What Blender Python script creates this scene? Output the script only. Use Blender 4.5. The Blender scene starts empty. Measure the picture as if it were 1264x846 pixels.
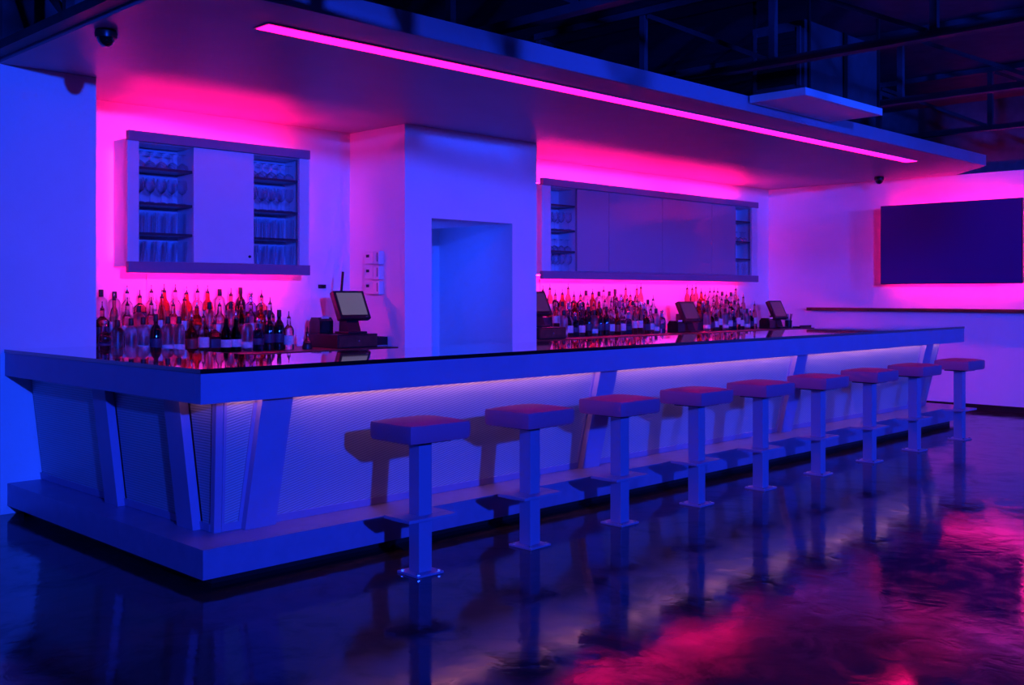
import bpy, bmesh, math, random
from mathutils import Vector, Matrix
random.seed(7)
S = bpy.context.scene
C = S.collection

# ------------------------------------------------------------------ camera
F, CX, HY, CAM_H = 1289.0, 632.0, 363.0, 1.43
TH = math.radians(44.7)
CT, ST = math.cos(TH), math.sin(TH)
cam_d = bpy.data.cameras.new('camera'); cam = bpy.data.objects.new('camera', cam_d); C.objects.link(cam)
cam.location = (0, 0, CAM_H)
cam.rotation_euler = (math.radians(90), 0, TH - math.radians(90))
cam_d.sensor_width = 36; cam_d.lens = 36 * F / 1264
cam_d.shift_y = -(423 - HY) / 1264
cam_d.clip_start = 0.05
S.camera = cam

# ------------------------------------------------------------------ world, exposure, room floods
S.view_settings.view_transform = 'Standard'
S.view_settings.look = 'None'
S.view_settings.exposure = 0
S.view_settings.gamma = 1
S.view_settings.use_curve_mapping = False
w = bpy.data.worlds.new('world'); S.world = w; w.use_nodes = True
w.node_tree.nodes['Background'].inputs[0].default_value = (0.02, 0.02, 0.9, 1)
w.node_tree.nodes['Background'].inputs[1].default_value = 0.01

BLUE = (0.008, 0.052, 1.0)
PINK = (1.0, 0.004, 0.20)
def spot(loc, target, power, col, size=140, radius=0.12, blend=0.4):
    d = bpy.data.lights.new('blue_flood', 'SPOT'); d.energy = power; d.color = col
    d.spot_size = math.radians(size); d.spot_blend = blend; d.shadow_soft_size = radius
    o = bpy.data.objects.new('blue_flood', d); C.objects.link(o); o.location = loc
    o.rotation_euler = (Vector(target) - Vector(loc)).to_track_quat('-Z', 'Y').to_euler()
    return o
FLOODS = [((-0.6, -5.6, 3.20), (8.2, 7.1, 1.6), 8600, BLUE, 0.10),
          ((7.6, -5.8, 3.02), (11.8, 7, 1.4), 3300, BLUE, 0.12)]
for loc, tg, pw, col, rad in FLOODS:
    spot(loc, tg, pw, col, radius=rad, size=76, blend=.95)

# ------------------------------------------------------------------ helpers
def px_on_y(px, Y):
    """world x, distance of image column px on the plane y=Y"""
    t = (px - CX) / F
    d = Y / (ST - CT * t)
    return d * (CT + ST * t)

MATS = {}
def mat(name, col, rough=0.5, metal=0.0, spec=0.5, emit=None, estr=0, trans=0, ior=1.45, noise=0, nscale=8, bump=0, bscale=60, coat=0, aniso=None):
    m = bpy.data.materials.new(name); m.use_nodes = True
    nt = m.node_tree; b = nt.nodes['Principled BSDF']
    b.inputs['Base Color'].default_value = (*col, 1)
    b.inputs['Roughness'].default_value = rough
    b.inputs['Metallic'].default_value = metal
    b.inputs['Specular IOR Level'].default_value = spec
    b.inputs['IOR'].default_value = ior
    b.inputs['Transmission Weight'].default_value = trans
    b.inputs['Coat Weight'].default_value = coat
    if emit:
        b.inputs['Emission Color'].default_value = (*emit, 1); b.inputs['Emission Strength'].default_value = estr
    tc = nt.nodes.new('ShaderNodeTexCoord')
    if noise:
        n = nt.nodes.new('ShaderNodeTexNoise'); n.inputs['Scale'].default_value = nscale; n.inputs['Detail'].default_value = 5
        r = nt.nodes.new('ShaderNodeMixRGB'); r.blend_type = 'MULTIPLY'; r.inputs[1].default_value = (*col, 1)
        cr = nt.nodes.new('ShaderNodeValToRGB'); lo = 1 - noise
        cr.color_ramp.elements[0].color = (lo, lo, lo, 1); cr.color_ramp.elements[1].color = (1, 1, 1, 1)
        cr.color_ramp.elements[0].position = .3; cr.color_ramp.elements[1].position = .7
        nt.links.new(tc.outputs['Object'], n.inputs['Vector']); nt.links.new(n.outputs['Fac'], cr.inputs[0])
        r.inputs[0].default_value = 1; nt.links.new(cr.outputs[0], r.inputs[2]); nt.links.new(r.outputs[0], b.inputs['Base Color'])
    if bump:
        n2 = nt.nodes.new('ShaderNodeTexNoise'); n2.inputs['Scale'].default_value = bscale
        bp = nt.nodes.new('ShaderNodeBump'); bp.inputs['Strength'].default_value = bump; bp.inputs['Distance'].default_value = .01
        nt.links.new(tc.outputs['Object'], n2.inputs['Vector']); nt.links.new(n2.outputs['Fac'], bp.inputs['Height'])
        nt.links.new(bp.outputs[0], b.inputs['Normal'])
    MATS[name] = m
    return m

mat('wall_paint', (.80, .80, .82), .6, noise=.06, nscale=2, bump=.05, bscale=90)
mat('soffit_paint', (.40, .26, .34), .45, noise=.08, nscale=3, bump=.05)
mat('dark_ceiling', (.08, .07, .13), .8, noise=.3)
mat('dark_wall', (.10, .10, .13), .8, noise=.3)
mat('steel_painted', (.05, .05, .065), .55, noise=.3)
mat('laminate', (.34, .24, .42), .38, noise=.08, nscale=6)
mat('brushed_metal', (.34, .25, .44), .38, metal=.3, noise=.12, nscale=12)
mat('black_stone', (.006, .006, .008), .035, spec=.9, coat=1)
mat('black', (.012, .012, .014), .35)
mat('black_gloss', (.01, .01, .012), .12)
mat('wood_dark', (.13, .05, .03), .4, noise=.5, nscale=15)
mat('leather', (.62, .10, .20), .40, spec=.4, bump=.25, bscale=120)
mat('stool_steel', (.34, .25, .42), .34, metal=.3)
mat('cabinet_white', (.72, .72, .75), .35, noise=.03)
mat('cabinet_inside', (.60, .60, .68), .5)
mat('cabinet_trim', (.28, .16, .26), .4)
mat('door_gloss', (.33, .28, .34), .14, spec=.6)
mat('shelf_dark', (.04, .04, .06), .3)
mat('plastic_white', (.75, .75, .75), .4)
mat('plastic_grey', (.25, .25, .27), .4)
mat('tv_screen', (.015, .015, .17), .4)
mat('tv_back', (.25, .25, .27), .5)
mat('pink_led', (.9, .5, .7), .4, emit=(1.0, 0.003, .17), estr=7)
mat('halo_led', (.9, .5, .7), .4, emit=PINK, estr=98)
mat('tv_led', (.9, .5, .7), .4, emit=(1, .003, .20), estr=85)
mat('bar_led', (.9, .7, .8), .4, emit=(.80, .34, .60), estr=18)
mat('bar_led_dim', (.9, .7, .8), .4, emit=(.80, .34, .60), estr=6)
mat('lit_screen', (.05, .05, .05), .3, emit=(.12, .10, .15), estr=.8)
mat('dim_screen', (.03, .02, .04), .2, emit=(.05, .01, .06), estr=1.0)
mat('cap_metal', (.6, .6, .6), .25, metal=.9)
mat('cap_black', (.02, .02, .02), .4)
mat('label_pale', (.75, .74, .70), .6, noise=.35, nscale=40)
mat('label_dark', (.05, .05, .10), .5, noise=.4, nscale=40)
mat('label_red', (.35, .04, .04), .5, noise=.4, nscale=40)
mat('dome', (.006, .006, .008), .06, coat=1)
mat('leaf', (.02, .05, .02), .5)
for nme, col, r in [('glass_clear', (.92, .94, .95), .02), ('glass_frost', (.85, .87, .92), .35), ('glass_amber', (.60, .13, .06), .03),
                    ('glass_green', (.02, .10, .04), .04), ('glass_blue', (.25, .55, .95), .03), ('glass_rose', (.80, .35, .30), .03)]:
    mat(nme, col, r, trans=1.0, ior=1.42)
mat('glass_black', (.006, .008, .008), .06, coat=.5)

def thin_glass(name):
    m = bpy.data.materials.new(name); m.use_nodes = True; nt = m.node_tree
    nt.nodes.remove(nt.nodes['Principled BSDF'])
    o = nt.nodes['Material Output']; t = nt.nodes.new('ShaderNodeBsdfTransparent'); g = nt.nodes.new('ShaderNodeBsdfGlossy')
    t.inputs[0].default_value = (.94, .96, .99, 1); g.inputs['Roughness'].default_value = .07
    lw = nt.nodes.new('ShaderNodeLayerWeight'); lw.inputs[0].default_value = .36
    mx = nt.nodes.new('ShaderNodeMixShader'); nt.links.new(lw.outputs['Facing'], mx.inputs[0])
    nt.links.new(t.outputs[0], mx.inputs[1]); nt.links.new(g.outputs[0], mx.inputs[2]); nt.links.new(mx.outputs[0], o.inputs[0])
    MATS[name] = m
thin_glass('glass_thin')

def floor_mat():
    m = bpy.data.materials.new('floor_concrete'); m.use_nodes = True; nt = m.node_tree; b = nt.nodes['Principled BSDF']
    tc = nt.nodes.new('ShaderNodeTexCoord')
    n1 = nt.nodes.new('ShaderNodeTexNoise'); n1.inputs['Scale'].default_value = 1.1; n1.inputs['Detail'].default_value = 8; n1.inputs['Roughness'].default_value = .65
    n2 = nt.nodes.new('ShaderNodeTexNoise'); n2.inputs['Scale'].default_value = 6.0; n2.inputs['Detail'].default_value = 10; n2.inputs['Distortion'].default_value = .6
    for n in (n1, n2): nt.links.new(tc.outputs['Object'], n.inputs['Vector'])
    cr = nt.nodes.new('ShaderNodeValToRGB')
    cr.color_ramp.elements[0].position = .35; cr.color_ramp.elements[0].color = (.012, .008, .010, 1)
    cr.color_ramp.elements[1].position = .72; cr.color_ramp.elements[1].color = (.05, .035, .035, 1)
    nt.links.new(n1.outputs['Fac'], cr.inputs[0]); nt.links.new(cr.outputs[0], b.inputs['Base Color'])
    rr = nt.nodes.new('ShaderNodeValToRGB')
    rr.color_ramp.elements[0].position = .38; rr.color_ramp.elements[0].color = (.05,) * 3 + (1,)
    rr.color_ramp.elements[1].position = .70; rr.color_ramp.elements[1].color = (.17,) * 3 + (1,)
    nt.links.new(n2.outputs['Fac'], rr.inputs[0]); nt.links.new(rr.outputs[0], b.inputs['Roughness'])
    n3 = nt.nodes.new('ShaderNodeTexNoise'); n3.inputs['Scale'].default_value = 2.2; n3.inputs['Detail'].default_value = 12; n3.inputs['Roughness'].default_value = .7; n3.inputs['Distortion'].default_value = 1.2
    nt.links.new(tc.outputs['Object'], n3.inputs['Vector'])
    sr = nt.nodes.new('ShaderNodeValToRGB')
    sr.color_ramp.elements[0].position = .40; sr.color_ramp.elements[0].color = (.12,) * 3 + (1,)
    sr.color_ramp.elements[1].position = .58; sr.color_ramp.elements[1].color = (.72,) * 3 + (1,)
    nt.links.new(n3.outputs['Fac'], sr.inputs[0]); nt.links.new(sr.outputs[0], b.inputs['Specular IOR Level'])
    b.inputs['IOR'].default_value = 1.72
    b.inputs['Specular Tint'].default_value = (1, .30, .36, 1)
    bp = nt.nodes.new('ShaderNodeBump'); bp.inputs['Strength'].default_value = .14; bp.inputs['Distance'].default_value = .01
    nt.links.new(n2.outputs['Fac'], bp.inputs['Height']); nt.links.new(bp.outputs[0], b.inputs['Normal'])
    MATS['floor_concrete'] = m
floor_mat()

def ribbed_panel_mat():
    """perforated screen panel: fine rows of small holes"""
    m = bpy.data.materials.new('perforated_panel'); m.use_nodes = True; nt = m.node_tree; b = nt.nodes['Principled BSDF']
    tc = nt.nodes.new('ShaderNodeTexCoord')
    mp = nt.nodes.new('ShaderNodeMapping'); mp.inputs['Rotation'].default_value = (0, math.radians(14), 0)
    wv = nt.nodes.new('ShaderNodeTexWave'); wv.wave_type = 'BANDS'; wv.bands_direction = 'Z'; wv.inputs['Scale'].default_value = 22; wv.inputs['Distortion'].default_value = .0
    nt.links.new(tc.outputs['Object'], mp.inputs[0]); nt.links.new(mp.outputs[0], wv.inputs['Vector'])
    cr = nt.nodes.new('ShaderNodeValToRGB'); cr.color_ramp.elements[0].color = (.30, .28, .33, 1); cr.color_ramp.elements[1].color = (.52, .50, .54, 1)
    nt.links.new(wv.outputs['Fac'], cr.inputs[0]); nt.links.new(cr.outputs[0], b.inputs['Base Color'])
    b.inputs['Roughness'].default_value = .42; b.inputs['Metallic'].default_value = .15
    bp = nt.nodes.new('ShaderNodeBump'); bp.inputs['Strength'].default_value = .25; bp.inputs['Distance'].default_value = .004
    nt.links.new(wv.outputs['Fac'], bp.inputs['Height']); nt.links.new(bp.outputs[0], b.inputs['Normal'])
    MATS['perforated_panel'] = m
ribbed_panel_mat()

class MB:
    def __init__(s): s.bm = bmesh.new()
    def box(s, x0, x1, y0, y1, z0, z1, bev=0, M=None):
        r = bmesh.ops.create_cube(s.bm, size=1)
        vs = r['verts']
        for v in vs:
            v.co = Vector((x0 + (v.co.x + .5) * (x1 - x0), y0 + (v.co.y + .5) * (y1 - y0), z0 + (v.co.z + .5) * (z1 - z0)))
        if bev:
            es = list({e for v in vs for e in v.link_edges})
            rr = bmesh.ops.bevel(s.bm, geom=es, offset=bev, segments=2, profile=.6, affect='EDGES')
            vs = list({v for f in rr['faces'] for v in f.verts} | {v for v in vs if v.is_valid})
        if M is not None:
            for v in vs: v.co = M @ v.co
        return s
    def prism(s, pts, z0, z1):
        lo = [s.bm.verts.new((x, y, z0)) for x, y in pts]; hi = [s.bm.verts.new((x, y, z1)) for x, y in pts]
        n = len(pts)
        s.bm.faces.new(lo[::-1]); s.bm.faces.new(hi)
        for i in range(n): s.bm.faces.new((lo[i], lo[(i + 1) % n], hi[(i + 1) % n], hi[i]))
        return s
    def hexa(s, p):
        """8 points: bottom 4 ccw, top 4 ccw"""
        v = [s.bm.verts.new(q) for q in p]
        for f in ((3, 2, 1, 0), (4, 5, 6, 7), (0, 1, 5, 4), (1, 2, 6, 5), (2, 3, 7, 6), (3, 0, 4, 7)): s.bm.faces.new([v[i] for i in f])
        return s
    def lathe(s, prof, seg=12, c=(0, 0, 0), square=0):
        rings = []
        for r, z in prof:
            ring = []
            if r < 1e-5:
                ring = [s.bm.verts.new((c[0], c[1], c[2] + z))]
            else:
                for i in range(seg):
                    a = 2 * math.pi * (i + .5) / seg
                    ca, sa = math.cos(a), math.sin(a)
                    k = 1
                    if square and r > square: k = min(1 / max(abs(ca), abs(sa)), 1.25)
                    ring.append(s.bm.verts.new((c[0] + r * ca * k, c[1] + r * sa * k, c[2] + z)))
            rings.append(ring)
        for a, b in zip(rings, rings[1:]):
            if len(a) == 1 and len(b) == 1: continue
            for i in range(seg):
                j = (i + 1) % seg
                if len(a) == 1: s.bm.faces.new((a[0], b[j], b[i]))
                elif len(b) == 1: s.bm.faces.new((a[i], a[j], b[0]))
                else: s.bm.faces.new((a[i], a[j], b[j], b[i]))
        return s
    def bar(s, p, q, wd, hg=None):
        p, q = Vector(p), Vector(q); hg = hg or wd
        d = (q - p); L = d.length; d.normalize()
        up = Vector((0, 0, 1)) if abs(d.z) < .95 else Vector((0, 1, 0))
        sx = d.cross(up).normalized(); sz = sx.cross(d)
        a = [p - sx * wd / 2 - sz * hg / 2, p + sx * wd / 2 - sz * hg / 2, p + sx * wd / 2 + sz * hg / 2, p - sx * wd / 2 + sz * hg / 2]
        b = [v + d * L for v in a]
        return s.hexa([a[0], a[1], a[2], a[3], b[0], b[1], b[2], b[3]])
    def build(s, name, m, parent=None, smooth=False):
        bmesh.ops.recalc_face_normals(s.bm, faces=s.bm.faces)
        me = bpy.data.meshes.new(name); s.bm.to_mesh(me); s.bm.free()
        me.materials.append(MATS[m])
        if smooth:
            for p in me.polygons: p.use_smooth = True
            try: me.set_sharp_from_angle(angle=math.radians(40))
            except Exception: pass
        o = bpy.data.objects.new(name, me); C.objects.link(o)
        if parent is not None: o.parent = parent
        return o
def B(name, m, parent, *a, **k): return MB().box(*a, **k).build(name, m, parent)
def tag(o, label=None, cat=None, group=None, kind=None):
    if label: o['label'] = label
    if cat: o['category'] = cat
    if group: o['group'] = group
    if kind: o['kind'] = kind
    return o
def empty(name, loc=(0, 0, 0), label=None, cat=None, group=None, rz=0):
    o = bpy.data.objects.new(name, None); C.objects.link(o); o.location = loc; o.rotation_euler = (0, 0, rz); o.empty_display_size = .1
    return tag(o, label, cat, group)
def copy_tree(o, parent=None):
    c = o.copy(); C.objects.link(c); c.parent = parent
    for ch in [x for x in KIDS(o)]: copy_tree(ch, c)
    return c
def KIDS(o): return list(o.children)
def struct(name, mb, m, label, parent=None):
    o = mb.build(name, m, parent); return tag(o, label, None, None, 'structure')

# ------------------------------------------------------------------ the room
RX = 13.2          # face of the far end wall
LW = 7.1           # face of the wall the bar dies into, and of the door bay
BW = 7.9           # face of the recessed back wall
ZS, ZT, ZD = 2.92, 3.045, 3.82
struct('floor', MB().box(-7, 14.2, -8, 9.6, -.1, 0), 'floor_concrete', 'dark polished concrete floor with mottled glossy reflections')
dk = MB().box(-7, 14.2, -8, 9.6, ZD, ZD + .1)
struct('ceiling', dk, 'dark_ceiling', 'dark exposed roof deck high above the bar')
struct('wall_left_upper', MB().box(-7, 3.10, LW + .02, BW + .2, ZS, ZD), 'dark_wall', 'dark upper strip of the wall the bar runs into')
struct('wall_left', MB().box(-7, 3.10, LW, BW + .2, 0, ZS), 'wall_paint', 'plain white wall the short end of the bar runs into')
struct('wall_back', MB().box(3.10, 5.84, BW, BW + .2, 0, ZS), 'wall_paint', 'white back wall behind the smaller glass cabinet')
struct('wall_back_long', MB().box(7.52, RX, BW, BW + .2, 0, ZS), 'wall_paint', 'white back wall behind the long cabinet')
struct('wall_right', MB().box(RX, RX + .2, -8, BW + .2, 0, ZS), 'wall_paint', 'white end wall carrying the large screen')
struct('wall_right_upper', MB().box(RX + .06, RX + .2, -8, BW + .2, ZS, ZD), 'dark_wall', 'dark upper strip of the end wall')
struct('wall_front', MB().box(-7, 14.2, -8.2, -8, 0, ZD), 'dark_wall', 'dark wall across the room from the bar')
struct('wall_side', MB().box(-7.2, -7, -8, 9.6, 0, ZD), 'dark_wall', 'dark side wall far from the bar')
struct('wall_upper_back', MB().box(3.1, RX, BW + .02, BW + .2, ZT, ZD), 'dark_wall', 'dark wall above the dropped ceiling')
# door bay, with a splayed passage behind its opening
bay = MB().box(5.84, 6.15, LW, 8.8, 0, ZS).box(6.15, 7.18, LW, 8.8, 2.11, ZS)
bay.prism([(7.18, LW), (7.52, LW), (7.52, BW), (7.441, BW)], 0, ZS)
struct('wall_bay', bay, 'wall_paint', 'white projecting bay with a tall doorway opening')
struct('wall_passage_side', MB().prism([(7.441, BW), (7.52, BW), (7.95, BW + .2), (7.95, 8.8), (7.735, 8.8)], 0, ZS), 'wall_paint', 'white splayed side wall inside the passage')
struct('wall_passage', MB().box(5.84, 8.0, 8.8, 8.95, 0, ZS), 'wall_paint', 'white wall at the end of the passage')
dr = tag(MB().box(6.98, 7.60, 8.765, 8.795, 0, 2.04).build('door_1', 'cabinet_white'), 'white door at the end of the passage behind the bar', None, None, 'structure')
tc_ = MB().box(6.90, 6.975, 8.755, 8.80, 0, 2.10).build('door_casing', 'plastic_white', dr)
B('door_casing', 'plastic_white', dr, 7.07, 7.12, 8.745, 8.775, 0, 2.04)
# dropped ceiling over the bar
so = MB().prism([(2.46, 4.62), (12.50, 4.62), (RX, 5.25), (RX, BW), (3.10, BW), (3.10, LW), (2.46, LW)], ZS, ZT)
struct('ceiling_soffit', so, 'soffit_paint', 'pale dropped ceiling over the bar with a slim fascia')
struct('trim_1', MB().box(RX - .10, RX, -8, 7.25, 1.205, 1.245, bev=.006), 'wood_dark', 'dark wooden drink rail along the end wall')
struct('baseboard_right', MB().box(RX - .015, RX, -8, 7.1, 0, .07), 'black', 'low dark baseboard along the end wall')

# ------------------------------------------------------------------ the bar
X0, X1, Y0, YB = 2.50, 11.72, 4.567, 5.40
ZTOP, ZA = 1.07, .90
top = empty('bar_countertop', (X0, Y0, 0), 'long L-shaped black gloss bar top with deep pale edge boards', 'bar top')
def P(o, parent):    # keep world coordinates under an empty parent
    o.parent = parent; o.matrix_parent_inverse = Matrix.Translation(parent.location).inverted() if parent.rotation_euler.z == 0 else parent.matrix_basis.inverted(); return o
P(MB().prism([(X0 - .004, Y0 - .004), (X1 + .004, Y0 - .004), (X1 + .004, YB), (X0 + .80, YB), (X0 + .80, LW), (X0 - .004, LW)], ZTOP - .022, ZTOP).build('stone_slab', 'black_stone'), top)
P(B('front_apron', 'laminate', None, X0, X1, Y0, Y0 + .05, ZA, ZTOP - .024), top)
P(B('end_apron', 'laminate', None, X0, X0 + .05, Y0 + .052, LW, ZA, ZTOP - .024), top)
P(B('end_apron', 'laminate', None, X1 - .05, X1, Y0 + .052, YB, ZA, ZTOP - .024), top)
P(MB().prism([(X0 + .05, Y0 + .05), (X1 - .05, Y0 + .05), (X1 - .05, YB - .02), (X0 + .78, YB - .02), (X0 + .78, LW), (X0 + .05, LW)], ZA + .06, ZTOP - .024).build('underlay', 'laminate'), top)

base = empty('bar_counter', (X0, Y0, 0), 'pale leaning bar counter front of perforated panels between flat pilasters', 'bar')
KT, KB = .20, .055
XE = 11.36
# body faces: top edge / bottom edge lines
FY_T, FY_B = 4.675, 4.855      # front face y at top / bottom
LX_T, LX_B = 2.648, 2.735      # end face x at top / bottom
ZP0, ZP1 = KT, ZA + .055
def zt(z): return (z - ZP0) / (ZP1 - ZP0)
def fy(z): return FY_B + (FY_T - FY_B) * zt(z)
def lx(z): return LX_B + (LX_T - LX_B) * zt(z)
# inner carcass
P(MB().hexa([(LX_B + .03, FY_B + .03, ZP0), (XE, FY_B + .03, ZP0), (XE, YB - .1, ZP0), (LX_B + .03, YB - .1, ZP0),
             (LX_T + .03, FY_T + .03, ZP1), (XE, FY_T + .03, ZP1), (XE, YB - .1, ZP1), (LX_T + .03, YB - .1, ZP1)]).build('carcass', 'laminate'), base)
P(MB().hexa([(LX_B + .03, YB - .1, ZP0), (X0 + .72, YB - .1, ZP0), (X0 + .72, LW, ZP0), (LX_B + .03, LW, ZP0),
             (LX_T + .03, YB - .1, ZP1), (X0 + .72, YB - .1, ZP1), (X0 + .72, LW, ZP1), (LX_T + .03, LW, ZP1)]).build('carcass', 'laminate'), base)
def front_piece(name, m, xa, xb, za, zb, pr, th=.03, follow=False):
    q = (lambda z: lx(z) - LX_T) if follow == 1 or follow == 2 else (lambda z: 0)
    r = (lambda z: lx(z) - LX_T) if follow == 2 else (lambda z: 0)
    o = MB().hexa([(xa + q(za), fy(za) - pr, za), (xb + r(za), fy(za) - pr, za), (xb + r(za), fy(za) + th, za), (xa + q(za), fy(za) + th, za),
                   (xa + q(zb), fy(zb) - pr, zb), (xb + r(zb), fy(zb) - pr, zb), (xb + r(zb), fy(zb) + th, zb), (xa + q(zb), fy(zb) + th, zb)]).build(name, m)
    return P(o, base)
def end_piece(name, m, ya, yb, za, zb, pr, th=.03, follow=False):
    q = (lambda z: fy(z) - FY_T) if follow else (lambda z: 0)
    o = MB().hexa([(lx(za) - pr, ya + q(za), za), (lx(za) + th, ya + q(za), za), (lx(za) + th, yb, za), (lx(za) - pr, yb, za),
                   (lx(zb) - pr, ya + q(zb), zb), (lx(zb) + th, ya + q(zb), zb), (lx(zb) + th, yb, zb), (lx(zb) - pr, yb, zb)]).build(name, m)
    return P(o, base)
pil = [2.975 + 2.675 * k for k in range(4)]
PW = .092
for xc in pil: front_piece('pilaster', 'laminate', xc - PW, xc + PW, ZP0 + .001, ZP1, .05, .0)
segs = [(LX_T + .036, pil[0] - PW)] + [(pil[i] + PW, pil[i + 1] - PW) for i in range(3)] + [(pil[3] + PW, XE)]
for i, (a, b) in enumerate(segs):
    fw = 0 if i else 1
    a2 = a + .016
    front_piece('panel', 'perforated_panel', a2, b - .02, ZP0 + .045, ZP1 - .02, .0, .028, fw)
    front_piece('bottom_rail', 'laminate', a, b, ZP0 + .002, ZP0 + .045, .008, .028, fw)
    if b - a > .15:
        front_piece('side_trim', 'laminate', a, a2, ZP0 + .046, ZP1, .008, .028, fw * 2)
        front_piece('side_trim', 'laminate', b - .02, b, ZP0 + .046, ZP1, .008, .028)
        P(B('light_strip', 'bar_led', None, a2 + .02, b - .03, Y0 + .058, Y0 + .078, ZA + .035, ZA + .05), base)
pe = [(4.985, 5.155), (5.86, 6.03)]
for a, b in pe: end_piece('pilaster', 'laminate', a, b, ZP0 + .001, ZP1, .05, .0)
es = [(FY_T + .036, 4.985), (5.155, 5.86), (6.03, LW - .002)]
for i, (a, b) in enumerate(es):
    a2 = a + .016
    end_piece('panel', 'perforated_panel', a2, b - .02, ZP0 + .045, ZP1 - .02, .0, .028, not i)
    P(B('light_strip', 'bar_led_dim', None, X0 + .058, X0 + .070, a + .03, b - .05, ZA + .035, ZA + .043), base) if i == 0 else None
    end_piece('bottom_rail', 'laminate', a, b, ZP0 + .002, ZP0 + .045, .008, .028, not i)
# corner post following the lean of both faces
P(MB().hexa([(LX_B - .006, FY_B - .006, ZP0 + .001), (LX_B + .035, FY_B - .006, ZP0 + .001), (LX_B + .035, FY_B + .035, ZP0 + .001), (LX_B - .006, FY_B + .035, ZP0 + .001),
             (LX_T - .006, FY_T - .006, ZP1), (LX_T + .035, FY_T - .006, ZP1), (LX_T + .035, FY_T + .035, ZP1), (LX_T - .006, FY_T + .035, ZP1)]).build('corner_post', 'laminate'), base)
P(MB().prism([(X0 + .015, Y0 + .005), (X1 - .02, Y0 + .005), (X1 - .02, YB), (X0 + .72, YB), (X0 + .72, LW), (X0 + .015, LW)], KB, KT).build('foot_plinth', 'brushed_metal'), base)
P(MB().prism([(X0 + .12, Y0 + .11), (X1 - .12, Y0 + .11), (X1 - .12, YB - .1), (X0 + .65, YB - .1), (X0 + .65, LW), (X0 + .12, LW)], 0, KB).build('toe_recess', 'black'), base)

# ------------------------------------------------------------------ back bar
def back_counter(xa, xb, label):
    xa += .015; xb -= .015; BW = 7.885
    r = empty('back_counter', (xa, 7.2, 0), label, 'counter')
    P(B('worktop', 'wood_dark', None, xa, xb, 7.17, BW, .93, .965, bev=.004), r)
    P(B('cabinet_body', 'cabinet_white', None, xa, xb, 7.22, BW, .08, .93), r)
    P(B('toe_kick', 'black', None, xa, xb, 7.28, BW, 0, .08), r)
    n = max(2, int((xb - xa) / .65)); st = (xb - xa) / n
    for i in range(n):
        P(B('cabinet_door', 'cabinet_white', None, xa + i * st + .01, xa + (i + 1) * st - .01, 7.20, 7.22, .12, .90), r)
    return r
back_counter(3.10, 5.84, 'dark wooden back counter under the smaller glass cabinet')
back_counter(7.52, RX, 'long dark wooden back counter under the long cabinet')

def riser(xa, xb, label):
    r = empty('bottle_riser', (xa, 7.5, .965), label, 'riser')
    P(B('step', 'shelf_dark', None, xa, xb, 7.56, BW - .01, .965, 1.07), r)
    P(B('step', 'shelf_dark', None, xa, xb, 7.70, BW - .01, 1.07, 1.175), r)
    return r
riser(3.12, 4.93, 'dark stepped bottle riser below the smaller glass cabinet')
riser(8.26, 10.20, 'dark stepped bottle riser between two registers under the long cabinet')
riser(10.95, 12.24, 'dark stepped bottle riser beyond the register, near the end wall')

# ------------------------------------------------------------------ hanging cabinets
FYC = 7.55     # front plane
def wall_cabinet(xa, xb, bays, doors, label, name):
    r = empty(name, (xa, FYC, 1.59), label, 'cabinet')
    za, zb = 1.59, 2.66
    ia, ib = xa + .03, xb - .03
    CB = BW - .07
    A = lambda nm, m, *a, **k: P(B(nm, m, None, *a, **k), r)
    A('top_rail', 'cabinet_trim', xa, xb, FYC - .02, FYC + .03, zb - .075, zb, bev=.003)
    A('bottom_rail', 'cabinet_trim', xa, xb, FYC - .02, FYC + .03, za, za + .085, bev=.003)
    z0, z1 = za + .085, zb - .075
    A('stile', 'cabinet_white', xa, bays[0][0], FYC, FYC + .03, z0, z1)
    A('stile', 'cabinet_white', bays[1][1], xb, FYC, FYC + .03, z0, z1)
    A('side_panel', 'cabinet_white', ia, ia + .03, FYC + .03, CB + .02, 1.64, 2.61)
    A('side_panel', 'cabinet_white', ib - .03, ib, FYC + .03, CB + .02, 1.64, 2.61)
    A('top_panel', 'cabinet_white', ia + .03, ib - .03, FYC + .03, CB + .02, 2.58, 2.61)
    A('bottom_panel', 'cabinet_white', ia + .03, ib - .03, FYC + .03, CB + .02, 1.64, 1.672)
    A('back_panel', 'cabinet_inside', ia + .03, ib - .03, CB, CB + .018, 1.672, 2.58)
    for (b0, b1) in bays:
        for z in (1.90, 2.13, 2.40): A('shelf', 'shelf_dark', b0 - .01, b1 + .01, FYC + .035, CB, z - .02, z)
        A('divider', 'cabinet_inside', b1 + .01 if b0 < (xa + xb) / 2 else b0 - .04, b1 + .04 if b0 < (xa + xb) / 2 else b0 - .01, FYC + .032, CB, 1.672, 2.58)
    for (d0, d1, m) in doors:
        d = A('cabinet_door', m, d0 + .003, d1 - .003, FYC - .004, FYC + .022, z0 + .003, z1 - .003, bev=.002)
        if len(doors) == 1:
            k = MB().lathe([(0, -.012), (.010, -.012), (.012, 0), (.006, .012), (0, .012)], 10).build('knob', 'black', None)
            k.data.transform(Matrix.Translation((d1 - .045, FYC - .012, z0 + .06)) @ Matrix.Rotation(math.pi / 2, 4, 'X')); P(k, r)
    # led tape along the top and the underside of the box, behind the face frame
    A('led_tape', 'halo_led', ia + .05, ib - .05, 7.70, 7.716, 2.613, 2.625)
    A('led_tape', 'halo_led', ia + .05, ib - .05, 7.70, 7.716, 1.625, 1.637)
    for xs in (ia + .015, ib - .03): A('led_tape', 'halo_led', xs, xs + .015, CB + .021, CB + .029, 1.70, 2.55)
    A('hanging_rail', 'cap_metal', ia + .2, ib - .2, CB + .021, BW - .001, 2.2, 2.26)
    return r
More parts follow.
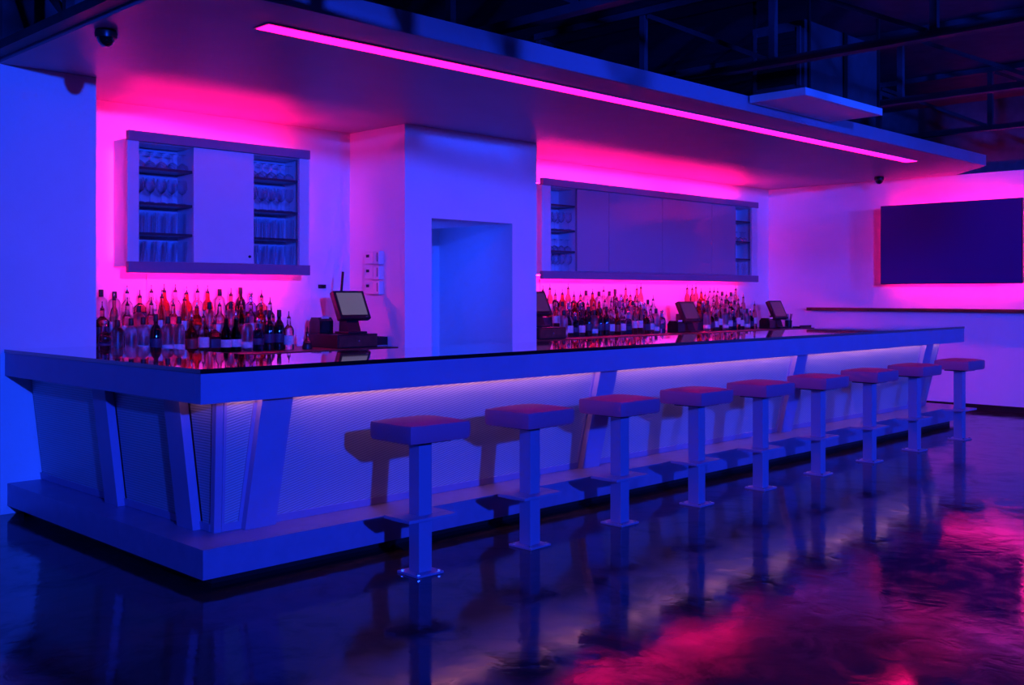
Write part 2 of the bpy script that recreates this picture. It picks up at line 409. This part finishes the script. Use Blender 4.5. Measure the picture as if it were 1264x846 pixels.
wall_cabinet(3.535, 5.150, [(3.624, 4.07), (4.612, 5.055)], [(4.07, 4.612, 'cabinet_white')], 'white wall cabinet with one plain middle door between two open glass bays', 'wall_cabinet')
wall_cabinet(8.08, 12.33, [(8.22, 8.64), (11.80, 12.20)], [(8.64, 9.19, 'door_gloss'), (9.19, 10.20, 'door_gloss'), (10.20, 11.25, 'door_gloss'), (11.25, 11.80, 'door_gloss')],
             'long wall cabinet with four glossy mauve doors and narrow glass bays at each end', 'wall_cabinet')

# ------------------------------------------------------------------ glassware
def glass_proto(kind):
    r = empty('glass')
    if kind == 'coupe':      # hung on its rim, foot up
        r.name = 'coupe_glass'
        MB().lathe([(.044, 0), (.045, .012), (.040, .032), (.022, .046), (.005, .055)], 12).build('bowl', 'glass_thin', r, True)
        MB().lathe([(.005, .055), (.0035, .10), (.004, .112)], 8).build('stem', 'glass_thin', r, True)
        MB().lathe([(.004, .112), (.030, .118), (.032, .121), (0, .122)], 12).build('foot', 'glass_thin', r, True)
    elif kind == 'wine':
        r.name = 'wine_glass'
        MB().lathe([(0, 0), (.034, .002), (.034, .005), (.006, .010)], 12).build('foot', 'glass_thin', r, True)
        MB().lathe([(.006, .010), (.0035, .03), (.005, .075)], 8).build('stem', 'glass_thin', r, True)
        MB().lathe([(.005, .075), (.030, .092), (.041, .120), (.040, .155), (.032, .190)], 12).build('bowl', 'glass_thin', r, True)
    elif kind == 'tumbler':
        r.name = 'highball_glass'
        MB().lathe([(0, 0), (.030, 0), (.031, .004)], 12).build('foot', 'glass_thin', r, True)
        MB().lathe([(.031, .004), (.035, .08), (.037, .158)], 12).build('bowl', 'glass_thin', r, True)
    else:
        r.name = 'pint_glass'
        MB().lathe([(0, 0), (.029, 0), (.031, .006)], 12).build('foot', 'glass_thin', r, True)
        MB().lathe([(.031, .006), (.036, .06), (.043, .120), (.042, .165)], 12).build('bowl', 'glass_thin', r, True)
    return r
NAMES = {'coupe': ('upturned coupe glass', 'coupe'), 'wine': ('stemmed wine glass', 'wine glass'), 'tumbler': ('tall straight highball glass', 'glass'), 'pint': ('flared pint glass', 'glass')}
gp = {k: [glass_proto(k), False] for k in NAMES}
def put_glass(kind, x, y, z, label, group):
    p = gp[kind]
    if not p[1]: o = p[0]; p[1] = True
    else: o = copy_tree(p[0])
    o.location = (x, y, z); o.rotation_euler = (0, 0, 0)
    tag(o, label, NAMES[kind][1], group)
ORD = {1.675: 'bottom', 1.903: 'second-lowest', 2.133: 'third', 2.403: 'top'}
def fill_bay(b0, b1, tiers, where, n):
    for z, kind in tiers:
        for row, y in enumerate((7.64, 7.75)):
            lab = NAMES[kind][0] + (', front row, ', ', rear row, ')[row] + ORD[z] + ' shelf, ' + where
            for i in range(n - row):
                x = b0 + .045 + (b1 - b0 - .09) * ((i + .5 * row) / (n - 1)) 
                put_glass(kind, x + random.uniform(-.004, .004), y + random.uniform(-.008, .008), z, lab, 'glasses in ' + where)
full = [(1.675, 'pint'), (1.903, 'tumbler'), (2.133, 'wine'), (2.403, 'coupe')]
fill_bay(3.624, 4.07, full, 'cabinet bay next to the bare wall', 5)
fill_bay(4.612, 5.055, full, 'cabinet bay next to the control boxes', 5)
fill_bay(8.22, 8.64, [(1.675, 'wine'), (1.903, 'coupe'), (2.133, 'wine')], 'long cabinet bay beside the doorway', 4)
fill_bay(11.80, 12.20, [(1.675, 'pint'), (2.133, 'coupe')], 'long cabinet bay toward the end wall', 4)

# ------------------------------------------------------------------ bottles
# profile: radius, height; label band z0,z1; top style
KINDS = {
 'clear_spirit_bottle': dict(d='clear round bottle with pale label and pourer', g='glass_clear', p=[(0, 0), (.036, 0), (.038, .006), (.038, .165), (.034, .185), (.016, .212), (.0145, .262), (.0155, .268), (0, .268)], lab=('label_pale', .045, .120, .0386), top='pour'),
 'frosted_bottle': dict(d='frosted bottle with wide pale label', g='glass_frost', p=[(0, 0), (.039, 0), (.041, .006), (.041, .190), (.034, .210), (.015, .228), (.0145, .275), (0, .275)], lab=('label_pale', .03, .075, .0416), top='cap'),
 'amber_bottle': dict(d='amber bottle with red label and pourer', g='glass_amber', p=[(0, 0), (.037, 0), (.039, .006), (.039, .150), (.033, .178), (.017, .205), (.0145, .250), (.016, .256), (0, .256)], lab=('label_red', .04, .115, .0396), top='pour'),
 'square_bottle': dict(d='square rose-tinted bottle with dark label', g='glass_rose', p=[(0, 0), (.036, 0), (.037, .005), (.037, .150), (.030, .168), (.014, .185), (.0135, .225), (.016, .230), (0, .230)], lab=('label_dark', .04, .110, .0378), top='pour', sq=1),
 'dark_wine_bottle': dict(d='near-black long-necked wine bottle', g='glass_black', p=[(0, 0), (.037, 0), (.0385, .006), (.0385, .185), (.030, .215), (.0145, .240), (.0135, .305), (.015, .312), (0, .312)], lab=('label_dark', .06, .13, .039), top='cap'),
 'green_bottle': dict(d='dark green bottle with pale label', g='glass_green', p=[(0, 0), (.036, 0), (.038, .008), (.040, .12), (.034, .165), (.018, .205), (.014, .262), (0, .262)], lab=('label_pale', .04, .10, .0405), top='pour'),
 'blue_bottle': dict(d='pale blue bottle with dark label', g='glass_blue', p=[(0, 0), (.039, 0), (.041, .006), (.041, .140), (.036, .165), (.017, .182), (.015, .220), (0, .220)], lab=('label_dark', .05, .10, .0416), top='ball'),
 'slender_bottle': dict(d='slender rose-tinted bottle with pourer', g='glass_rose', p=[(0, 0), (.028, 0), (.029, .005), (.029, .200), (.022, .235), (.012, .260), (.012, .310), (0, .310)], lab=('label_pale', .07, .15, .0296), top='pour'),
}
def bottle_proto(kind):
    k = KINDS[kind]; r = empty(kind)
    MB().lathe(k['p'], 14, square=(.03 if k.get('sq') else 0)).build('glass_body', k['g'], r, True)
    m, a, b, rad = k['lab']
    MB().lathe([(rad, a), (rad + .0004, a + .002), (rad + .0004, b - .002), (rad, b)], 14, square=(.03 if k.get('sq') else 0)).build('label', m, r, True)
    h = k['p'][-1][1]
    if k['top'] == 'pour':
        s = MB().lathe([(0, h), (.013, h), (.014, h + .012), (.007, h + .018), (.0045, h + .030), (.0035, h + .062), (0, h + .062)], 8).build('pourer', 'cap_black', r, True)
        MB().lathe([(.0036, h + .03), (.0052, h + .032), (.0034, h + .058), (0, h + .064)], 8).build('spout', 'cap_metal', s, True)
    elif k['top'] == 'cap':
        MB().lathe([(.0155, h - .05), (.0165, h - .048), (.0165, h + .002), (.014, h + .006), (0, h + .006)], 10).build('cap', 'cap_black', r, True)
    else:
        MB().lathe([(0, h), (.016, h), (.017, h + .006), (.012, h + .010), (.018, h + .022), (.018, h + .034), (.010, h + .044), (0, h + .046)], 10).build('stopper', 'cap_metal', r, True)
    return r
bp = {k: [bottle_proto(k), False] for k in KINDS}
def put_bottle(kind, x, y, z, where, grp):
    p = bp[kind]
    if not p[1]: o = p[0]; p[1] = True
    else: o = copy_tree(p[0])
    s = random.uniform(.96, 1.05)
    o.location = (x, y, z); o.rotation_euler = (0, 0, random.uniform(-.5, .5) if not KINDS[kind].get('sq') else random.uniform(-.1, .1)); o.scale = (1.1, 1.1, s)
    tag(o, KINDS[kind]['d'] + ' ' + where, 'bottle', grp)
ks = list(KINDS)
wts = [8, 4, 3.5, 4, .8, .8, 2.2, 3.5]
def bottle_rows(xa, xb, dx, where, grp, rows, spec={}):
    for ri, (y, z, off) in enumerate(rows):
        x = xa + off; i = 0
        while x < xb:
            kind = spec.get((ri, i)) or random.choices(ks, wts)[0]
            put_bottle(kind, x, y + random.uniform(-.012, .012), z, where[ri], grp)
            x += dx * random.uniform(.96, 1.12); i += 1
def tiers(w): return [('on the counter ' if i == 0 else 'on the lower step ' if i == 1 else 'on the top step ') + w for i in range(3)]
rows = [(7.475, .9655, .0), (7.625, 1.0705, .05), (7.79, 1.1755, .02)]
bottle_rows(3.22, 4.90, .094, tiers('below the glass cabinet'), 'bottles below the smaller glass cabinet', rows,
            {(0, 3): 'frosted_bottle', (0, 4): 'frosted_bottle', (0, 5): 'dark_wine_bottle', (0, 7): 'frosted_bottle', (0, 15): 'dark_wine_bottle', (0, 16): 'dark_wine_bottle', (0, 14): 'blue_bottle'})
bottle_rows(8.33, 10.16, .10, tiers('between two registers'), 'bottles between two registers', rows, {(0, 1): 'clear_spirit_bottle', (0, 6): 'dark_wine_bottle'})
bottle_rows(11.02, 12.20, .10, tiers('near the end wall'), 'bottles near the end wall', rows)

# ------------------------------------------------------------------ registers and counter items
def register(x, y, z, label, scr, antenna=False):
    r = empty('register', (x, y, z), label, 'register')
    B('foot', 'black', r, -.10, .10, -.07, .13, 0, .02, bev=.005)
    MB().hexa([(-.07, -.02, .02), (.07, -.02, .02), (.07, .11, .02), (-.07, .11, .02), (-.06, .03, .17), (.06, .03, .17), (.06, .11, .17), (-.06, .11, .17)]).build('stand', 'black', r)
    M = Matrix.Translation((0, .03, .245)) @ Matrix.Rotation(math.radians(-26), 4, 'X')
    hs = B('housing', 'black', r, -.165, .165, -.02, .035, -.135, .135, bev=.01, M=M)
    MB().box(-.135, .135, -.0225, -.0195, -.098, .112, M=M).build('screen', scr, hs)
    MB().box(.11, .13, -.0225, -.0195, -.122, -.116, M=M).build('power_light', 'cap_metal', hs)
    if antenna:
        MB().bar((-.04, .12, .34), (-.02, .12, .54), .016).build('card_reader_pole', 'black', r)
    return r
def printer(x, y, z, label):
    r = empty('receipt_printer', (x, y, z), label, 'printer')
    pr = [(-.08, 0), (.08, 0), (.08, .10), (.05, .14), (-.05, .14), (-.08, .11)]
    mb = MB()
    lo = [mb.bm.verts.new((-.07, a, b)) for a, b in pr]; hi = [mb.bm.verts.new((.07, a, b)) for a, b in pr]
    mb.bm.faces.new(lo); mb.bm.faces.new(hi[::-1])
    for i in range(6): mb.bm.faces.new((lo[i], hi[i], hi[(i + 1) % 6], lo[(i + 1) % 6]))
    mb.build('housing', 'black_gloss', r)
    B('paper', 'plastic_white', r, -.04, .04, -.060, -.058, .10, .15)
    return r
def drawer(x0, x1, y0, y1, z, label):
    r = empty('cash_drawer', (x0, y0, z), label, 'cash drawer')
    W, D = x1 - x0, y1 - y0
    B('case', 'black', r, 0, W, .012, D, 0, .118, bev=.004)
    f = B('drawer_front', 'wood_dark', r, .012, W - .012, 0, .014, .012, .105, bev=.002)
    MB().lathe([(0, -.004), (.009, -.004), (.009, .004), (0, .004)], 10).build('lock', 'cap_metal', f).data.transform(Matrix.Translation((W / 2, -.003, .06)) @ Matrix.Rotation(math.pi / 2, 4, 'X'))
    return r
drawer(5.243, 5.665, 7.25, 7.70, .9655, 'low black cash drawer with wooden front beside the doorway bay')
register(5.475, 7.36, 1.0845, 'black touch register with lit grey screen standing on the cash drawer', 'lit_screen', True)
printer(5.325, 7.62, 1.0845, 'black receipt printer on the cash drawer with wooden front')
drawer(7.72, 8.14, 7.25, 7.70, .9655, 'low black cash drawer partly hidden by the doorway bay')
register(7.95, 7.47, 1.0845, 'black register seen edge-on past the doorway bay', 'dim_screen')
register(10.57, 7.40, .9655, 'black register with dim mauve screen amid the bottle rows', 'dim_screen')
printer(10.33, 7.44, .9655, 'black receipt printer beside the register amid the bottle rows')
register(12.64, 7.40, .9655, 'black register at the counter end by the end wall', 'dim_screen')
printer(12.40, 7.44, .9655, 'black receipt printer beside the register by the end wall')
# open caddy by the first register
r = empty('bar_caddy', (5.70, 7.32, .9655), 'small dark open caddy beside the cash drawer', 'caddy')
B('tray', 'plastic_grey', r, 0, .125, 0, .16, 0, .012)
for a in ((0, .125, 0, .005), (0, .125, .155, .16), (0, .005, .005, .155), (.12, .125, .005, .155), (.06, .064, .005, .155)): B('divider', 'black_gloss', r, a[0], a[1], a[2], a[3], .012, .085)
tag(MB().lathe([(0, 0), (.032, 0), (.034, .01), (.034, .06), (.012, .09), (.011, .13), (0, .13)], 12).build('squat_body', 'glass_clear', None, True), None)
sb = bpy.data.objects['squat_body']; sbr = empty('syrup_bottle', (5.03, 7.40, .9655), 'squat clear syrup bottle with dark base and pourer, alone beside the cash drawer', 'bottle'); sb.parent = sbr
MB().lathe([(0, 0), (.042, 0), (.044, .02), (.036, .045), (.0355, .045)], 12).build('base_sleeve', 'cap_black', sbr, True)
MB().lathe([(.012, .13), (.012, .145), (.005, .15), (.003, .19), (0, .19)], 8).build('pourer', 'cap_black', sbr, True)
# napkin caddy with straws by the last register
r = empty('straw_holder', (12.92, 7.42, .9655), 'small dark holder of straws beside the last register', 'holder')
MB().lathe([(0, 0), (.045, 0), (.05, .10), (.045, .10), (.04, .01), (0, .01)], 12).build('cup', 'black', r, True)
for i in range(7):
    a = i * .9; MB().bar((.015 * math.cos(a), .015 * math.sin(a), .012), (.05 * math.cos(a), .05 * math.sin(a), .19), .006).build('straw', 'cap_black', r)
t = empty('bar_mat', (12.85, 7.2, .9655), 'low black tray at the counter end near the end wall', 'tray')
B('tray', 'black', t, 0, .30, .0, .12, 0, .02, bev=.004); B('rim', 'black_gloss', t, 0, .30, .0, .01, .02, .035)

# wall boxes on the side of the bay
for i, z in enumerate((1.70, 1.565, 1.43)):
    nm = ('topmost', 'middle', 'lowest')[i]
    r = empty('wall_control', (5.84, 7.55, z), nm + ' white control box of the three on the bay side', 'control box', 'control boxes on the bay side')
    B('housing', 'plastic_white', r, -.045, 0, -.06, .07, 0, .11, bev=.006)
    B('display', 'black', r, -.049, -.045, .0, .04, .06, .085)
    B('side_module', 'plastic_white', r, -.055, 0, -.155, -.075, -.005, .115, bev=.006)
    B('slot', 'plastic_grey', r, -.058, -.055, -.14, -.125, .02, .1)
# sockets with conduit below the cabinets, little black sensor
for x, lab in ((3.86, 'small pale outlet box with conduit below the smaller glass cabinet'), (8.42, 'small pale outlet box with conduit below the long cabinet')):
    r = empty('outlet_box', (x, BW, 1.30), lab, 'outlet')
    B('box', 'plastic_white', r, -.05, .05, -.04, 0, 0, .07, bev=.004)
    MB().bar((0, -.012, .07), (0, -.012, .29), .022).build('conduit', 'plastic_white', r)
    B('cover_plate', 'plastic_white', r, -.04, .04, -.044, -.04, .008, .062)
r = empty('wall_sensor', (5.52, BW, 1.48), 'tiny black sensor on the white wall beside the smaller cabinet', 'sensor')
B('housing', 'black', r, -.035, .035, -.03, 0, 0, .035, bev=.005); B('lens', 'black_gloss', r, -.012, .012, -.034, -.03, .01, .026)

# ------------------------------------------------------------------ bar stools
def make_stool():
    r = empty('bar_stool')
    B('floor_plate', 'stool_steel', r, -.085, .085, -.085, .085, 0, .012, bev=.002)
    for a in (-1, 1):
        for b in (-1, 1): MB().lathe([(0, .012), (.010, .012), (.010, .018), (0, .02)], 6, (a * .066, b * .066, 0)).build('bolt', 'cap_metal', r)
    B('post', 'stool_steel', r, -.042, .042, -.042, .042, .012, .675, bev=.004)
    f = MB().box(-.155, .155, -.105, -.0425, .285, .303, bev=.004).box(-.155, .155, .0425, .105, .285, .303, bev=.004).box(-.155, -.0425, -.0425, .0425, .285, .303).box(.0425, .155, -.0425, .0425, .285, .303)
    f.build('footrest', 'stool_steel', r)
    B('seat_plate', 'black', r, -.12, .12, -.10, .10, .675, .690)
    # padded seat: rounded slab with a crowned top
    bm = bmesh.new(); N = 10; hx, hy = .20, .172
    def prof(u): return math.copysign(abs(u) ** .75, u)
    tops, bots = {}, {}
    for i in range(N + 1):
        for j in range(N + 1):
            u, v = prof(2 * i / N - 1), prof(2 * j / N - 1)
            e = max(abs(u), abs(v)); cr = (1 - u ** 4) * (1 - v ** 4)
            k = 1 - .035 * (abs(u) ** 8) * (abs(v) ** 8)
            tops[i, j] = bm.verts.new((u * hx * k * .985, v * hy * k * .985, .778 + .016 * cr))
            bots[i, j] = bm.verts.new((u * hx * k * .97, v * hy * k * .97, .690))
    for i in range(N):
        for j in range(N):
            bm.faces.new((tops[i, j], tops[i + 1, j], tops[i + 1, j + 1], tops[i, j + 1]))
            bm.faces.new((bots[i, j], bots[i, j + 1], bots[i + 1, j + 1], bots[i + 1, j]))
    ring = [(i, 0) for i in range(N)] + [(N, j) for j in range(N)] + [(i, N) for i in range(N, 0, -1)] + [(0, j) for j in range(N, 0, -1)]
    mids = {}
    for lev, (z, s) in enumerate(((.705, 1.0), (.765, 1.005))):
        for q in ring:
            c = tops[q].co; mids[lev, q] = bm.verts.new((c.x / .985 * s, c.y / .985 * s, z))
    for a, b in zip(ring, ring[1:] + ring[:1]):
        for lo, hi in ((lambda q: bots[q], lambda q: mids[0, q]), (lambda q: mids[0, q], lambda q: mids[1, q]), (lambda q: mids[1, q], lambda q: tops[q])):
            bm.faces.new((lo(a), lo(b), hi(b), hi(a)))
    mb = MB(); mb.bm.free(); mb.bm = bm
    mb.build('seat_cushion', 'leather', r, True)
    return r
stool = make_stool()
spx = [519, 654, 765, 860, 939, 1010, 1073.5, 1129, 1184.5]
ordn = ['first', 'second', 'third', 'fourth', 'fifth', 'sixth', 'seventh', 'eighth', 'ninth']
for i, p in enumerate(spx):
    o = stool if i == 0 else copy_tree(stool)
    x = px_on_y(p, 4.10)
    o.location = (x, 4.10, 0)
    o.rotation_euler = (0, 0, random.uniform(-.03, .03))
    tag(o, 'dark padded square stool on a steel post, %s from the bar corner' % ordn[i], 'bar stool', 'bar stools along the bar front')

# ------------------------------------------------------------------ lamps, screen, cameras
r = empty('strip_light', (3.14, 5.05, ZS - .002), 'long glowing magenta strip light in the dropped ceiling', 'light')
B('channel', 'plastic_white', r, -.01, 8.325, -.075, .075, -.006, 0)
B('diffuser', 'pink_led', r, 0, 8.315, -.064, .064, -.010, -.006)

TX = 12.95
r = empty('television', (RX, 5.24, 1.555), 'large dark blank wall screen with pink light glowing behind it', 'screen')
B('frame', 'black', r, TX - RX, TX - RX + .05, -.87, .87, 0, 1.01, bev=.004)
B('display', 'tv_screen', r, TX - RX - .003, TX - RX, -.86, .86, .01, 1.0)
B('wall_mount', 'tv_back', r, TX - RX + .05, -.001, -.45, .45, .25, .80)
for a in ((-.80, .80, .93, .945), (-.80, .80, .05, .065), (-.82, -.805, .08, .92)):
    B('led_tape', 'tv_led', r, TX - RX + .052, TX - RX + .062, *a)

def dome(loc, s, label):
    r = empty('dome_camera', loc, label, 'security camera')
    MB().lathe([(0, 0), (.058 * s, 0), (.062 * s, -.02 * s), (.058 * s, -.045 * s), (0, -.045 * s)], 20).build('mount', 'black', r, True)
    MB().lathe([(.05 * s, -.045 * s)] + [(.05 * s * math.cos(a), (-.045 - .05 * math.sin(a)) * s) for a in (.3, .6, .9, 1.2)] + [(0, -.095 * s)], 20).build('bubble', 'dome', r, True)
dome((2.58, 5.78, ZS), 1.0, 'black dome camera at the bare end of the dropped ceiling')
dome((12.72, 6.02, ZS), 1.0, 'black dome camera under the dropped ceiling near the large screen')

# ------------------------------------------------------------------ roof steel and air unit
def joist(x, ya, yb, zb, label):
    r = empty('roof_joist', (x, ya, zb), label, 'joist', 'open web roof joists')
    L = yb - ya; H = ZD - zb - .005
    B('bottom_chord', 'steel_painted', r, -.045, .045, 0, L, 0, .055)
    B('top_chord', 'steel_painted', r, -.045, .045, 0, L, H - .055, H)
    n = int(L / 1.1); st = L / n
    for i in range(n + 1):
        MB().bar((0, min(max(i * st, .03), L - .03), .055), (0, min(max(i * st, .03), L - .03), H - .055), .05).build('web_post', 'steel_painted', r)
        if i < n: MB().bar((0, (i + 1) * st - .05, H - .06), (0, i * st + .05, .06), .035).build('web_diagonal', 'steel_painted', r)
for x, zb, ord_ in ((.6, 3.15, 'beside the bare wall side of the bar'), (2.405, 2.945, 'beside the end of the dropped ceiling'), (4.83, 3.15, 'above the near part of the light strip'), (7.0, 3.15, 'passing in front of the air unit'),
                 (9.2, 3.15, 'just beyond the air unit'), (11.35, 3.15, 'nearest the end wall')):
    joist(x, -3.2, 7.0 if x < 3 else 6.6, zb, 'dark open web roof joist ' + ord_)

r = empty('air_unit', (7.42, 4.12, 2.985), 'boxy hanging air unit with black grille and pale bottom flange', 'air unit')
B('housing', 'steel_painted', r, 0, 1.30, 0, .47, .06, .60, bev=.005)
B('bottom_flange', 'cabinet_white', r, -.015, 1.315, -.015, .485, 0, .06)
g = B('grille_opening', 'black', r, -.012, .0, .06, .42, .10, .52)
for i in range(8): B('louver', 'black', g, -.022, -.012, .07, .41, .115 + i * .05, .13 + i * .05)
B('frame', 'steel_painted', r, -.02, 0, .03, .06, .08, .55); B('frame', 'steel_painted', r, -.02, 0, .42, .45, .08, .55)
for a, b in ((.05, -.006), (1.25, -.006), (.05, .476), (1.25, .476)): B('hanger_rod', 'black', r, a - .012, a + .012, b - .012, b + .012, .06, ZD - 2.985)
B('strap', 'black', r, .62, .68, -.014, 0, .06, .60)

# fixtures for the blue floods
for i, (loc, tg, pw, col, rad) in enumerate(FLOODS):
    r = empty('flood_lamp', (loc[0], loc[1] - .30, loc[2]), ('black can floodlight behind the viewer on the bare wall side', 'black can floodlight behind the viewer toward the end wall')[i], 'floodlight')
    mb = MB().lathe([(0, -.14), (.10, -.14), (.12, -.1), (.12, .14), (.11, .14), (.105, -.08), (0, -.08)], 16); o = mb.build('can', 'black', r, True)
    o.rotation_euler = (Vector(tg) - Vector(loc)).to_track_quat('Z', 'Y').to_euler()
    MB().bar((0, -.02, .10), (0, -.02, ZD - loc[2]), .03).build('hanger', 'black', r)

r = empty('passage_fill_lamp', (6.17, 8.0, 1.95), 'small round wall lamp added out of view inside the passage', 'lamp')  # added lamp, hidden behind the jamb, to brighten the splayed passage wall
MB().lathe([(0, 0), (.06, 0), (.06, .02), (.045, .05), (0, .06)], 16).build('shade', 'plastic_white', r, True).rotation_euler = (0, math.pi / 2, 0)
d = bpy.data.lights.new('passage_fill_light', 'AREA'); d.energy = 9; d.color = BLUE; d.size = .2  # added blue fill for the passage wall the floods only graze
o = bpy.data.objects.new('passage_fill_light', d); C.objects.link(o); o.location = (6.26, 8.0, 1.95)
o.rotation_euler = Vector((1, .05, -.5)).to_track_quat('-Z', 'Y').to_euler()
